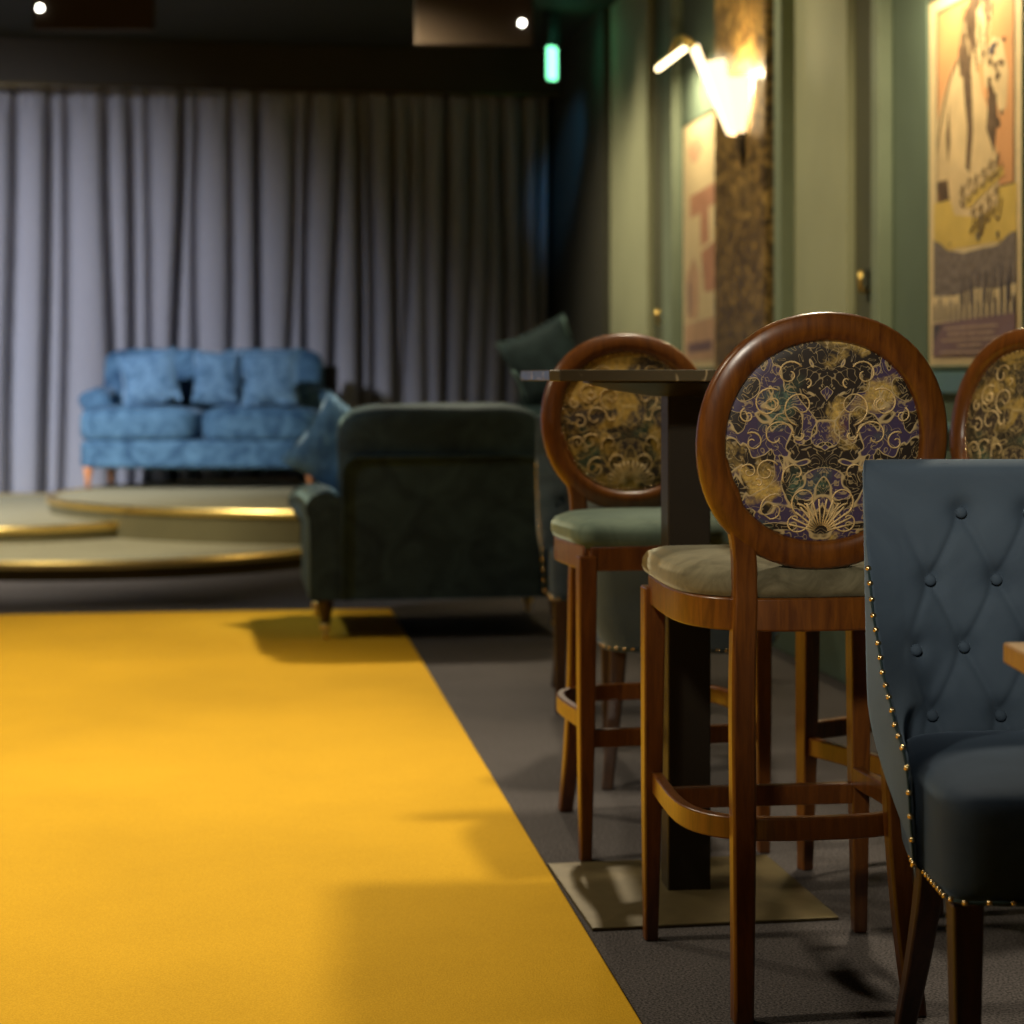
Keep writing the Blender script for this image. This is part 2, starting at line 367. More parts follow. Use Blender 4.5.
def paint_singer(put):
    put([(.09,.035), (.92,.035), (.92,.555), (.09,.555)], 3)
    put([(.105,.045), (.905,.045), (.905,.55), (.105,.55)], 1)
    put([(.06,.555), (.94,.555), (.94,.69), (.06,.69)], 4)
    # figure: blouse and body
    put([(.10,.34), (.16,.28), (.26,.21), (.36,.175), (.50,.17), (.56,.24), (.60,.30), (.66,.36), (.74,.46), (.77,.55), (.74,.60), (.55,.62), (.30,.60), (.24,.55), (.18,.50), (.10,.50)], 2)
    put([(.38,.18), (.47,.17), (.49,.30), (.50,.40), (.46,.50), (.42,.48), (.44,.38), (.40,.28)], 3)       # dark scarf fall
    put([(.20,.38), (.235,.30), (.25,.40), (.22,.46)], 3); put([(.10,.50), (.22,.50), (.24,.555), (.12,.555)], 3)
    put([(.64,.24), (.70,.22), (.74,.30), (.75,.38), (.72,.47), (.68,.43), (.64,.40), (.66,.32)], 3)
    put([(.60,.22), (.70,.17), (.80,.19), (.86,.27), (.84,.36), (.78,.38), (.74,.33), (.68,.28), (.62,.30)], 2)   # raised arm
    for k in range(26):
        u = .66+.16*random.random(); v = .18+.22*random.random()
        put(blob(u, v, .012+.012*random.random(), .006+.005*random.random(), 8, .4, k), 3, True)
    put(blob(.56, .155, .085, .075, 22, .15, 3), 2)                                                       # head
    put([(.36,.24), (.34,.17), (.40,.09), (.48,.045), (.60,.045), (.55,.09), (.52,.14), (.51,.19), (.46,.24)], 3)    # hair fall
    put([(.55,.045), (.66,.05), (.71,.09), (.69,.13), (.64,.12), (.60,.09)], 3)
    for k in range(30):
        a = random.random(); u = .38+.32*random.random(); v = .05+.14*a
        stroke(put, [(u, v), (u+.02*(random.random()-.5), v+.03), (u+.05*(random.random()-.5), v+.06)], .006, 3 if k % 3 else 2)
    put(blob(.57, .165, .012, .006, 10), 3); put(blob(.63, .16, .012, .006, 10), 3); put(blob(.61, .205, .020, .007, 10), 3)
    put([(.66,.20), (.72,.185), (.74,.20), (.68,.22)], 7)                                                 # microphone
    stroke(put, [(.10,.42), (.14,.35), (.24,.24), (.34,.19)], .007, 3)
    # loose script across the waist
    put([(.42,.565), (.80,.50), (.82,.525), (.44,.592)], 4)
    J = lambda: .3+1.4*random.random()
    for k in range(6):
        u = .36+.075*k; v = .565-.011*k; h = .030+.022*random.random()
        stroke(put, [(u, v-h*.4), (u+.035, v-h), (u+.03*J(), v-.004), (u+.012*J(), v+.012*J()), (u+.045, v+.010*J()), (u+.075, v-.012*J())], .005, 3)
    for k in range(4):
        u = .48+.08*k; v = .628-.013*k; h = .020+.022*random.random()
        stroke(put, [(u, v-h*.5), (u+.04, v-h), (u+.02*J(), v+.01*J()), (u-.008*J(), v+.024*J()), (u+.03*J(), v+.03*J()), (u+.08, v-.012*J())], .005, 3)
    stroke(put, [(.60,.61), (.585,.65), (.56,.675), (.54,.655)], .009, 7)
    put(blob(.76, .672, .014, .010, 10, .2, 5), 7); put(blob(.25, .675, .008, .004, 8), 7)
    # hills and crowd
    put([(.06,.655), (.14,.668), (.22,.69), (.40,.705), (.58,.70), (.75,.70), (.88,.675), (.94,.672), (.94,.86), (.06,.86)], 5)
    put([(.06,.81), (.30,.815), (.52,.80), (.75,.808), (.94,.80), (.94,.872), (.06,.885)], 0)
    for k in range(15):
        u = .08+.06*k; hgt = .03+.05*random.random()
        put([(u-.016, .88), (u-.014, .875-hgt), (u, .862-hgt), (u+.014, .875-hgt), (u+.018, .88)], 7)
    for k in range(7):
        u = .40+.08*k; put([(u-.004, .84), (u-.002, .74+.03*random.random()), (u+.004, .75), (u+.01, .84)], 7)
    put([(.06,.885), (.94,.872), (.94,.975), (.06,.975)], 6)
    put([(.07,.89), (.17,.888), (.07,.94)], 7)
    for k, (u0, u1) in enumerate(((.20,.78), (.24,.74), (.18,.80), (.36,.62), (.16,.86))):
        v = .897+.016*k
        u = u0
        while u < u1:
            l = .02+.04*random.random(); put([(u, v), (min(u+l, u1), v-.001), (min(u+l, u1), v+.006), (u, v+.007)], 8); u += l+.010
def paint_faded(put):
    put([(.06,.03), (.94,.03), (.94,.97), (.06,.97)], 0)
    put([(.20,.30), (.90,.28), (.90,.36), (.70,.37), (.72,.50), (.50,.52), (.48,.38), (.20,.39)], 9)
    put([(.50,.54), (.94,.50), (.94,.70), (.60,.70)], 9)
    put(blob(.35, .12, .2, .05, 16, .3, 2), 10)
    put([(.10,.62), (.30,.55), (.46,.62), (.42,.80), (.12,.80)], 10)
    put([(.06,.82), (.94,.80), (.94,.97), (.06,.97)], 10)
    put([(.14,.90), (.80,.89), (.80,.93), (.14,.94)], 6); put([(.14,.66), (.20,.64), (.22,.78), (.16,.79)], 6)
yl = WX(935, WXR); yr = WX(1030, WXR)
poster('framed_poster', yl, yl-yr, 2.455, 1.335, 'tall orange and yellow concert poster of a singer on green wall above right stool', paint_singer)
yl2 = WX(687, WXR)
poster('framed_poster', yl2, .87, 2.52, 1.39, 'faded cream and red poster half hidden behind the patterned pillar', paint_faded)

# picture lamps: arched brass arm with a lit tube
def picture_lamp(y, z, label):
    t = thing('picture_lamp', label, 'lamp', (WXR, y, z), 0, 'brass picture lamps')
    b = bmesh.new(); lathe(b, [(.03, -.012), (.03, 0), (.012, .012)], n=16)
    bmesh.ops.rotate(b, verts=b.verts[:], cent=(0,0,0), matrix=Matrix.Rotation(-PI/2, 3, 'Y')); obj('wall_rose', b, M['brass'], t)
    b = bmesh.new(); tube(b, smooth_path([(-.01,0,0), (-.05,0,.06), (-.11,0,.13), (-.17,0,.13), (-.205,0,.05)], 6), .013); obj('arm', b, M['brass'], t)
    b = bmesh.new(); tube(b, [(-.20,-.34,.045), (-.20,.34,.045)], .017, 12); obj('shade', b, M['brass'], t)
    b = bmesh.new(); tube(b, [(-.208,-.33,.018), (-.208,.33,.018)], .015, 12); obj('light_tube', b, M['tube'], t)
    return t
# ------------------------------------------------------------------ wall sconce (fan of frosted glass) on the pillar
SY = (YP0+YP1)/2-.12; SX = WXR-.16
t = thing('wall_sconce', 'lit stepped fan glass wall sconce on the bronze patterned pillar', 'wall lamp', (SX, SY, 2.13), 0)
ED = [0, 34, 70, 110, 146, 180]; TOPS = [.36, .44, .52, .44, .36]
for k in range(5):                   # five facets of frosted glass, the centre one tallest
    a0, a1 = math.radians(ED[k]), math.radians(ED[k+1]); zt_ = TOPS[k]
    def fp(a, z, ins):
        g = .10+.90*z/.52; return (-.012-.25*g*sin(a)**.9+ins*sin(a), .235*g*cos(a)-ins*cos(a), z)
    bb = bmesh.new(); loft(bb, [[fp(a0, z, 0), fp(a1, z, 0), fp(a1, z, .006), fp(a0, z, .006)] for z in (.11, zt_)])
    obj('glass_panel', bb, M['glassglow' if k == 2 else 'glassglow2'], t, smooth=False)
bb = bmesh.new(); loft(bb, [[(-.004-r*1.1*sin(PI*i/8), r*cos(PI*i/8), z) for i in range(9)] for r, z in ((.004,-.06), (.018,.0), (.035,.11), (.03,.13))])
obj('metal_finial', bb, M['blackmetal'], t)
bb = bmesh.new(); box(bb, -.006, 0, -.05, .05, .0, .30); obj('back_plate', bb, M['blackmetal'], t, bevel=.002)

# ------------------------------------------------------------------ stage
S = thing('stage_platform', 'low rounded three tier stage with brass edged carpeted steps before the grey curtain', 'stage', G(-1.9, 12.5))
S.rotation_euler = (0, 0, -TH)
def tier(cx, cz, rx, rz, z0, z1, label=None, riser='riser'):
    ox, oz = cx+1.9, cz-12.5; n = 96
    P = [(ox+rx*cos(2*PI*i/n), oz+rz*sin(2*PI*i/n)) for i in range(n)]
    def Q(s, z):
        out = []
        for i in range(n):
            x, y = ox+(rx+s)*cos(2*PI*i/n), oz+(rz+s)*sin(2*PI*i/n)
            lim = (2.33+s-(y+12.5)*sin(TH))/cos(TH)+1.9      # stops short of the right wall
            x = min(x, lim)
            y = min(y, (14.76+s+(x-1.9)*sin(TH))/cos(TH)-12.5)   # and before the curtain
            out.append((x, y, z))
        return out
    b = bmesh.new(); loft(b, [Q(0, z0), Q(0, z1-.006)], True, True)
    b.faces.ensure_lookup_table()
    for f in b.faces:
        if f.normal.z > .9 or (len(f.verts) > 8 and f.calc_center_median().z > (z0+z1)/2): f.material_index = 1
    o = obj('tier', b, [M[riser], M['stagecloth']], S, angle=math.radians(40))
    b = bmesh.new(); R = loft(b, [Q(-.035, z1-.006), Q(-.035, z1), Q(.014, z1), Q(.022, z1-.014), Q(.016, z1-.042), Q(0, z1-.042)], True, False)
    obj('brass_nosing', b, M['brass'], o, angle=math.radians(40))
    return o
tier(-2.5, 11.55, 1.55, 1.5, 0, .105, riser='plinth')
tier(-3.3, 13.15, 1.4, 2.2-.15, 0, .2)
tier(-.9, 12.9, 2.2, 1.83, 0, .3)

# ------------------------------------------------------------------ curtain
def make_curtain():
    YC = 14.98
    creases = [(-40,.6), (12,.7), (24,.3), (47,1), (66,.6), (84,.25), (110,.8), (132,.9), (150,.4), (178,1.2), (197,.5), (230,.5), (258,1.2), (272,.3), (290,.4), (307,.9), (335,.9),
               (360,1.1), (371,.8), (394,1), (406,.6), (425,.4), (445,1.3), (467,.7), (485,.5), (502,1.3), (522,1.1), (541,1.2), (556,.8)]
    xs = []
    for px, wgt in creases:
        # where the sight line meets the curtain plane
        k = (px-512)/1900; zc = YC/(cos(TH)-k*sin(TH)); xs.append(((k*cos(TH)+sin(TH))*zc, wgt))
    x = xs[0][0]; pre = []
    while x > -4.3: x -= .16+.16*random.random(); pre.append((x, .4+.8*random.random()))
    xs = pre[::-1]+[q for q in xs if q[1] > .35]+[(2.36, .7)]
    drift = {i: (random.random()-.5)*.10 for i in range(len(xs))}
    lean = {i: (random.random()-.5)*.05 for i in range(len(xs))}
    NZ = 30; rows = []
    cols = [xs[0][0]+(xs[-1][0]-xs[0][0])*i/620 for i in range(621)]
    for r in range(NZ+1):
        f = r/NZ; z = .02+(3.33-.02)*f
        pos = [X+drift[i]*(.5-f)+lean[i]*sin(f*5+i) for i, (X, w) in enumerate(xs)]
        row = []
        for x in cols:
            k = 0
            while k < len(pos)-2 and x > pos[k+1]: k += 1
            a, b_ = pos[k], pos[k+1]; w = max(.02, b_-a); s = max(-1, min(1, 2*(x-a)/w-1))
            y = YC-min(.16, .48*w)*sqrt(max(0, 1-s*s))**.8
            for q in (k-1, k, k+1, k+2):
                if 0 <= q < len(pos):
                    y += .17*xs[q][1]*math.exp(-((x-pos[q])/.026)**2)
            gather = max(0, (f-.9)/.1)
            y = y*(1-.45*gather)+(YC-.02)*.45*gather + .012*gather*sin(x*70)
            row.append((x, y, z))
        rows.append(row)
    return rows
rows = make_curtain()
b = bmesh.new(); grid(b, rows[:-2]); cur = obj('stage_curtain', b, M['curtain'])
tag(cur, 'full width grey pleated curtain hanging behind the stage', 'curtain')
b = bmesh.new(); grid(b, rows[-3:]); obj('heading_tape', b, M['curtain'], cur)
b = bmesh.new(); tube(b, [(XL+.1, 14.93, 3.36), (2.36, 14.93, 3.36)], .018); obj('curtain_rail', b, M['brass'], cur)

# ------------------------------------------------------------------ sofas
def turned_leg(bm, x, y, h, mi_c=1):
    lathe(bm, [(.022, h), (.034, h-.01), (.030, h*.72), (.020, h*.45), (.016, h*.36)], (x, y), 14, 0)
def make_sofa(name, label, cat, W, D, H, seats, vel, legm, leg_h=.15, arm_h=.63, back_z=.75, single_back=False, arm_w=.15, castor=True, group=None, tee=False):
    """front = local +Y; origin on the floor under the middle"""
    t = thing(name, label, cat, group=group)
    y0, y1 = -D/2, D/2; aw = arm_w
    b = puff((0, .02, (leg_h+.34)/2), (W-.02, D-.06, .34-leg_h), 14, 12); obj('base_frame', b, vel, t)
    # back shell with rounded upper corners
    b = bmesh.new(); pr = []
    n = 7; r = .07; w2 = W/2-aw*.92
    outl = [(-w2, leg_h+.01)]+[(-w2+r-r*cos(PI/2*i/n), back_z-r+r*sin(PI/2*i/n)) for i in range(n+1)]
    outl += [(w2-r+r*sin(PI/2*i/n), back_z-r+r*cos(PI/2*i/n)) for i in range(n+1)]+[(w2, leg_h+.01)]
    loft(b, [[(x, y0+.012, z) for x, z in outl], [(x, y0, z) for x, z in outl], [(x, y0-.006 if False else y0, z) for x, z in outl], [(x*.995, y0+.10, z) for x, z in outl], [(x*.97, y0+.20-.05*(z-.3), z) for x, z in outl]])
    obj('back_frame', b, vel, t, bevel=.02)
    b = bmesh.new(); tube(b, [(x, y0+.002, z) for x, z in outl], .007, 6); obj('back_piping', b, vel, t)
    # rolled arms
    for s in (-1, 1):
        b = bmesh.new(); rings = []
        for k in range(15):
            f = k/14; y = y0+.015+((D-.34) if tee else (D-.02))*f
            hh = arm_h+.02*sin(f*PI)-.02*f; bulge = .012+.035*f
            cs = []
            for i in range(25):
                a = i/24
                if a < .25: cs.append((W/2-aw, leg_h+.01+(hh-leg_h-.06)*a/.25))
                elif a > .75: cs.append((W/2-.004+bulge*0, hh-.10-(hh-.10-leg_h-.01)*(a-.75)/.25))
                else:
                    th = PI-(a-.25)/.5*(PI*1.18); rr = aw/2+bulge*.5
                    cs.append((W/2-aw/2+bulge*.6+rr*cos(th), hh-.055+.055*1.25*sin(th)))
            rings.append([(s*x, y, z) for x, z in cs])
        e = rings[-1]; cxm = sum(p[0] for p in e)/25; czm = sum(p[2] for p in e)/25
        rings.append([(cxm+(p[0]-cxm)*.9, p[1]+.015, czm+(p[2]-czm)*.95) for p in e])
        loft(b, rings); a_o = obj('arm', b, vel, t, angle=math.radians(60))
        b = bmesh.new(); tube(b, [Vector(p) for p in rings[-2]][3:22], .006, 6); obj('arm_piping', b, vel, a_o)
    iw = W-2*aw; sw = iw/seats
    for k in range(seats):
        cx = -iw/2+sw*(k+.5)
        if tee:                        # cushion that wraps round in front of the arms
            tw = (W+.02)/seats; cx = -(W+.02)/2+tw*(k+.5)
            b = puff((cx, .10, .44), (tw-.006, D-.20, .25), 5, 12, .02, .006, k+3); ya = D/2-.30
            for v in b.verts:
                f = max(0, min(1, (ya-v.co.y)/.05)); lim = iw/2-.003
                if abs(v.co.x) > lim: v.co.x += (math.copysign(lim, v.co.x)-v.co.x)*f
        else: b = puff((cx, .08, .415), (sw-.004, D-.22, .17), 5, 10, .035, .006, k+3)
        obj('seat_cushion', b, vel, t)
    nb = 1 if single_back else seats; bw = (iw+(.06 if single_back else .26 if tee else -.01))/nb
    for k in range(nb):
        cx = -(bw*nb)/2+bw*(k+.5); hz = H-(.52 if tee else .46)
        b = puff((0, 0, 0), (bw-.006, .20, hz), 5.5, 10, 0, .008, k+9)
        bmesh.ops.rotate(b, verts=b.verts[:], cent=(0,0,0), matrix=Matrix.Rotation(.10, 3, 'X'))
        bmesh.ops.translate(b, verts=b.verts[:], vec=(cx, y0+.155, (.525 if tee else .465)+hz/2)); obj('back_cushion', b, vel, t)
    for sx in (-1, 1):
        for sy in (-1, 1):
            b = bmesh.new(); x, y = sx*(W/2-.07), sy*(D/2-.07)
            lathe(b, [(.016, .045 if castor else 0), (.019, leg_h*.45), (.030, leg_h*.8), (.034, leg_h), (.022, leg_h+.03)], (x, y), 14)
            lg = obj('leg', b, legm, t)
            if castor:
                b = bmesh.new(); lathe(b, [(.022, .042), (.024, .055), (.019, .065)], (x, y), 12)
                for i in range(2):
                    res = bmesh.ops.create_cone(b, cap_ends=True, segments=14, radius1=.021, radius2=.021, depth=.018)
                    bmesh.ops.rotate(b, verts=res['verts'], cent=(0,0,0), matrix=Matrix.Rotation(PI/2, 3, 'Y'))
                    bmesh.ops.translate(b, verts=res['verts'], vec=(x, y+.012*sy, .0215)); break
                obj('castor', b, M['brass'], lg, bevel=.002)
    return t
sofaA = make_sofa('armchair', 'dark teal velvet wide armchair seen from behind at the corner of the yellow rug', 'armchair', 1.10, .92, .955, 1, M['tealvelvet'], M['darkwood'], .155, .59, .745, True)
sofaA.location = G(-.345, 8.22, .008); sofaA.rotation_euler[2] = 0.01
sofaB = make_sofa('sofa', 'bright blue velvet two seater sofa on the stage in front of the curtain', 'sofa', 1.69, .90, .98, 2, M['bluevelvet'], M['orangewood'], .14, .69, .88, False, .17, False, 'velvet sofas on the stage', True)
sofaB.location = G(-2.19, 13.67, .3); sofaB.rotation_euler[2] = facing(0, -1)
sofaC = copy_tree(sofaB)
tag(sofaC, 'dark blue sofa in shadow at the right end of the stage, behind the armchair', 'sofa', 'velvet sofas on the stage')
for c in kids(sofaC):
    c.data = c.data.copy(); c.data.materials[0] = M['tealdark'] if not c.name.startswith('leg') else M['darkwood']  # shade on this unlit sofa is put into darker velvet and legs
sofaC.location = G(.30, 13.25, .3); sofaC.rotation_euler[2] = facing(-1, -.12)

def pillow(label, w, h, t_, loc, rot, m, seed, group):
    b = pillow_bm(w, h, t_, seed); o = obj('scatter_cushion', b, m); o.location = loc; o.rotation_euler = rot
    return tag(o, label, 'cushion', group)
fz = facing(0, -1)
pillow('blue velvet square cushion propped on left half of the stage sofa', .42, .40, .15, G(-2.53, 13.36, .88), (.26, .16, fz), M['pillowvelvet'], 1, 'cushions on the stage sofa')
pillow('blue velvet cushion in the middle of the stage sofa', .34, .40, .13, G(-2.085, 13.39, .88), (.22, -.03, fz+.15), M['pillowvelvet'], 5, 'cushions on the stage sofa')
pillow('blue velvet cushion against right arm of the stage sofa', .42, .41, .15, G(-1.69, 13.30, .88), (.26, .06, fz-.1), M['pillowvelvet'], 8, 'cushions on the stage sofa')
pillow('muted blue cushion leaning over left arm of the dark teal armchair', .40, .38, .13, G(-.87, 8.52, .595), (.10, .62, -.15), M['bluevelvet'], 12, 'cushions on the dark armchair')
pillow('dark cushion whose corner peeks above the dark teal armchair back', .42, .42, .13, G(-.60, 8.34, .52), (.25, .65, .1), M['tealdark'], 15, 'cushions on the dark armchair')
pillow('large teal cushion tilted against back of the shadowed sofa', .50, .52, .16, G(.33, 12.75, .93), (0, .42, facing(0,-1)), M['tealvelvet'], 18, 'cushions on the shadowed sofa')

# black loudspeaker between sofa and curtain
t = thing('stage_monitor', 'black boxy loudspeaker silhouette standing right of the blue stage sofa', 'loudspeaker', G(-1.46, 14.42, .3), fz)
b = bmesh.new(); loft(b, [sq_ring((0, 0), .26, .3, 0), sq_ring((0, 0), .26, .3, .50), sq_ring((0, 0), .24, .28, .68)]); obj('cabinet', b, M['black'], t, smooth=False, bevel=.012)
b = bmesh.new(); box(b, -.13, .03, -.11, .11, .68, .86); obj('horn_box', b, M['black'], t, smooth=False, bevel=.01)
b = bmesh.new(); box(b, -.11, .11, .15, .158, .05, .46); obj('grille', b, M['blackmetal'], t, smooth=False, bevel=.002)

# ------------------------------------------------------------------ rug
b = bmesh.new(); box(b, -4.2, .645, -1.9, 8.80, 0, .009); rg = obj('rug', b, M['rug'], smooth=False, bevel=.004)
tag(rg, 'large plain yellow carpet runner covering left side of the floor', 'rug')

# ------------------------------------------------------------------ bar table
TA = math.radians(5)
def rot_cam(a): return -TH+a     # local x along the photo's x axis, turned a counter-clockwise
bt = thing('bar_table', 'tall square bar table with veined stone top on a black column', 'table', G(.364, 3.985), rot_cam(TA))
b = bmesh.new(); ch = .018; hw = .32
oc = [(-hw+ch,-hw), (hw-ch,-hw), (hw,-hw+ch), (hw,hw-ch), (hw-ch,hw), (-hw+ch,hw), (-hw,hw-ch), (-hw,-hw+ch)]
loft(b, [[(x, y, z) for x, y in oc] for z in (1.072, 1.094)]); obj('table_top', b, M['marble'], bt, smooth=False, bevel=.002)
b = bmesh.new(); lathe(b, [(.07, 1.040), (.15, 1.052), (.215, 1.068), (.215, 1.0725)], n=36); obj('top_support', b, M['blackmetal'], bt, angle=math.radians(40))
b = bmesh.new(); box(b, -.045, .045, -.045, .045, .012, 1.045); obj('column', b, M['blackmetal'], bt, smooth=False, bevel=.003)
b = bmesh.new(); a = math.radians(4); R = lambda s, z: [((x*cos(a)-y*sin(a))*s, (x*sin(a)+y*cos(a))*s, z) for x, y in ((-1,-1), (1,-1), (1,1), (-1,1))]
loft(b, [R(.25, 0), R(.25, .007), R(.046, .016)]); obj('base_plate', b, M['platemetal'], bt, smooth=False, bevel=.002)

# ------------------------------------------------------------------ bar stools
def u_path(hw, yf, n=26, e=3.0, back=.22, side=0.0):
    pts = [(-hw+.006, yf), (-hw, yf*.5), (-hw-.004, side)]
    for i in range(1, n):
        a = PI*i/n; cx = -cos(a); sx = sin(a)
        pts.append(((hw+.004)*math.copysign(abs(cx)**(2/e), cx), side-back*abs(sx)**(2/e)))
    pts += [(hw+.004, side), (hw, yf*.5), (hw-.006, yf)]; return pts
def band(bm, path, z0, z1, th, closed=False):
    rings = []; n = len(path)
    for i in range(n):
        p = Vector(path[i]); q = Vector(path[(i+1) % n] if closed else path[min(i+1, n-1)]); o = Vector(path[(i-1) % n] if closed else path[max(i-1, 0)])
        d = (q-o).normalized(); nr = Vector((-d.y, d.x))*th/2
        rings.append([(p.x+nr.x, p.y+nr.y, z0), (p.x-nr.x, p.y-nr.y, z0), (p.x-nr.x, p.y-nr.y, z1), (p.x+nr.x, p.y+nr.y, z1)])
    if closed: rings.append(rings[0])
    loft(bm, rings, True, not closed)
    if closed: bmesh.ops.remove_doubles(bm, verts=bm.verts[:], dist=1e-5)
OA, OB, OZ = .193, .194, .970
def rec(z): return -.205-.13*max(0, z-.74)
def ring_pt(a, r, dy=0):
    # slightly squared circle
    k = 1+.018*(1-cos(4*a))/2
    x = (OA+r)*cos(a)*k; z = OZ+(OB+r)*sin(a)*k
    return Vector((x, rec(z)+dy, z))
def make_stool(name, label, velv, dam, gold, group):
    t = thing(name, label, 'bar stool', group=group)
    W = M['wood']
    up = u_path(.205, .205)
    b = bmesh.new(); band(b, up, .646, .703, .026); box(b, -.2, .2, .192, .218, .646, .703); obj('seat_rail', b, W, t, bevel=.004, angle=math.radians(35))
    # upholstered D-shaped seat, domed
    b = bmesh.new(); out = [Vector((x, y)) for x, y in u_path(.222, .226, 30, 3, .228)]
    fr = [Vector((.222-.444*i/12, .226)) for i in range(1, 12)]; out = out+fr; cen = Vector((0, -.0))
    prof = [(.0, .698), (.96, .698), (.96, .702), (.995, .706), (1.015, .716), (1.01, .732), (.975, .746), (.85, .757), (.6, .763), (.3, .765), (.02, .766)]
    rings = []
    for j, (s, z) in enumerate(prof):
        rg_ = []
        for i, p in enumerate(out):
            q = cen+(p-cen)*max(s, .02)
            wr = .0016*noise.noise(Vector((i*1.7, j*.4, 3)))*(1 if .7 < s else 0)
            rg_.append((q.x*(1+wr*3), q.y*(1+wr*3), z+wr))
        rings.append(rg_)
    loft(b, rings); obj('seat', b, velv, t)
    # front legs
    for s in (-1, 1):
        b = bmesh.new(); loft(b, [sq_ring((s*.207, .207), .026, .028, 0), sq_ring((s*.205, .204), .036, .038, .30), sq_ring((s*.203, .201), .042, .044, .68)]); obj('leg', b, W, t, smooth=False, bevel=.004)
    # back legs running up into the oval
    for s in (-1, 1):
        P = smooth_path([(.150,-.275,0), (.141,-.243,.16), (.135,-.219,.36), (.134,-.211,.56), (.130,-.210,.72), (.135,rec(.80),.80), (.157,rec(.865),.865), (.183,rec(.945),.945)], 6)
        b = bmesh.new(); rings = []; n = len(P)
        for i, p in enumerate(P):
            w = .034+.008*min(1, i/(n*.3)) if p.z < .7 else (.042-.003*(p.z-.7)/.2); d = .034 if p.z < .72 else .029
            if p.z > .90: w *= .8
            rings.append([(s*(p.x-w/2), p.y-d/2, p.z), (s*(p.x+w/2), p.y-d/2, p.z), (s*(p.x+w/2), p.y+d/2, p.z), (s*(p.x-w/2), p.y+d/2, p.z)])
        loft(b, rings); obj('leg', b, W, t, bevel=.005, angle=math.radians(50))
    # footrest ring and front bar
    b = bmesh.new(); band(b, u_path(.203, .198, 26, 3, .205), .285, .325, .020); obj('footrest_ring', b, W, t, bevel=.003, angle=math.radians(35))
    b = bmesh.new(); box(b, -.19, .19, .193, .213, .252, .292); obj('footrest_bar', b, W, t, smooth=False, bevel=.003)
    # oval frame
    b = bmesh.new(); n = 64; rings = []
    for i in range(n):
        a = 2*PI*i/n
        cs = [(-.022, .006), (-.024, -.006), (-.018, -.0165), (-.004, -.0175), (.020, -.0155), (.026, -.008), (.026, .008), (.020, .0155), (-.004, .0175), (-.018, .0165)]
        rings.append([ring_pt(a, r, dy) for r, dy in cs])
    rings.append(rings[0]); loft(b, rings, True, False); bmesh.ops.remove_doubles(b, verts=b.verts[:], dist=1e-5); obj('back_frame', b, W, t)
    # upholstered oval, domed on both faces
    b = bmesh.new()
    for sd in (-1, 1):
        rr = [[ring_pt(2*PI*i/48, -.020-(OA-.021)*(1-q), sd*(.004+.014*sqrt(max(0, 1-q*q)))) for i in range(48)] for q in (1, .96, .9, .8, .65, .45, .25, .05)]
        loft(b, rr, True, False); 
        c = b.verts.new((0, rec(OZ)+sd*.018, OZ))
        b.verts.ensure_lookup_table(); base = len(b.verts)-49
        for i in range(48): b.faces.new((b.verts[base+i], b.verts[base+(i+1) % 48], c))
    # carry texture space at the oval's centre
    bmesh.ops.translate(b, verts=b.verts[:], vec=(0, 0, -OZ)); pd = obj('back_pad', b, dam, t); pd.location = (0, 0, OZ)
    # scrolling gold embroidery on both faces
    b = bmesh.new(); rnd = random.Random(21 if gold else 5)
    def surf(x, z, sd):
        q = sqrt((x/(OA-.021))**2+((z)/(OB-.021))**2)
        if q > .93: return None
        return Vector((x, rec(z+OZ)+sd*(.0045+.014*sqrt(max(0, 1-q*q))), z))
    def scroll(x, z, r, a0, turn, turns):
        for sd in (-1, 1):
            for mx in (-1, 1):
                pts = []
                for k in range(22):
                    f = k/21; a = a0+turn*f*turns*2*PI; ra = r*(1-.82*f)
                    p = surf(mx*(x+ra*cos(a)), z+ra*sin(a), sd)
                    if p: pts.append(p)
                if len(pts) > 5: tube(b, pts, [.0017*(1-.35*i/len(pts)) for i in range(len(pts))], 5)
    sc = [(.045,-.135,.03,1.6,1,1.1), (.03,-.10,.028,-1.2,1,1.0), (.085,-.115,.028,2.0,-1,1.1), (.05,-.055,.024,-.6,1,.8), (.10,-.05,.022,2.6,-1,1.1),
          (.085,.01,.030,3.0,-1,.9), (.125,.0,.018,1.0,1,1.2), (.045,.06,.032,-1.4,1,1.1), (.10,.065,.028,2.2,-1,1.2), (.065,.115,.024,2.6,-1,1.1), (.135,.045,.014,1.2,-1,1.1), (.13,-.05,.014,.6,1,1.1)]
    for q in sc: scroll(*q)
    for k in range(4):
        scroll(.012+.13*rnd.random(), -.14+.28*rnd.random(), .008+.008*rnd.random(), 6*rnd.random(), rnd.choice((-1, 1)), .5+.5*rnd.random())
    for k in range(7):                      # plume of leaves at the foot
        a = .25+k*.2
        for sd in (-1, 1):
            for mx in (-1, 1):
                pts = [surf(mx*(r*cos(a)+.0), -.155+r*sin(a), sd) for r in (.012, .03, .045, .058)]
                pts = [p for p in pts if p]
                if len(pts) > 2: tube(b, pts, .0017, 5)
    em = obj('embroidery', b, M['thread'], pd)
    # nailheads round the front of the oval
    b = bmesh.new()
    for i in range(74): ball(b, ring_pt(2*PI*i/74, -.026, .0105), .0033, 1, (1, .7, 1))
    obj('nailhead_trim', b, M['nail'], t)
    return t
GS = 'oval backed bar stools at the bar table'
st1 = make_stool('bar_stool', 'nearest oval back bar stool, turned away, dark purple brocade back and olive velvet seat', M['olivevelvet'], M['dam_dark'], False, GS)
st1.location = G(.498, 3.47); st1.rotation_euler[2] = facing(-.13, .99)
st2 = copy_tree(st1); st2.location = G(.330, 4.485); st2.rotation_euler[2] = facing(.18, -.98)
tag(st2, 'oval back bar stool behind the bar table, golden brocade back and sage green seat', 'bar stool', GS)
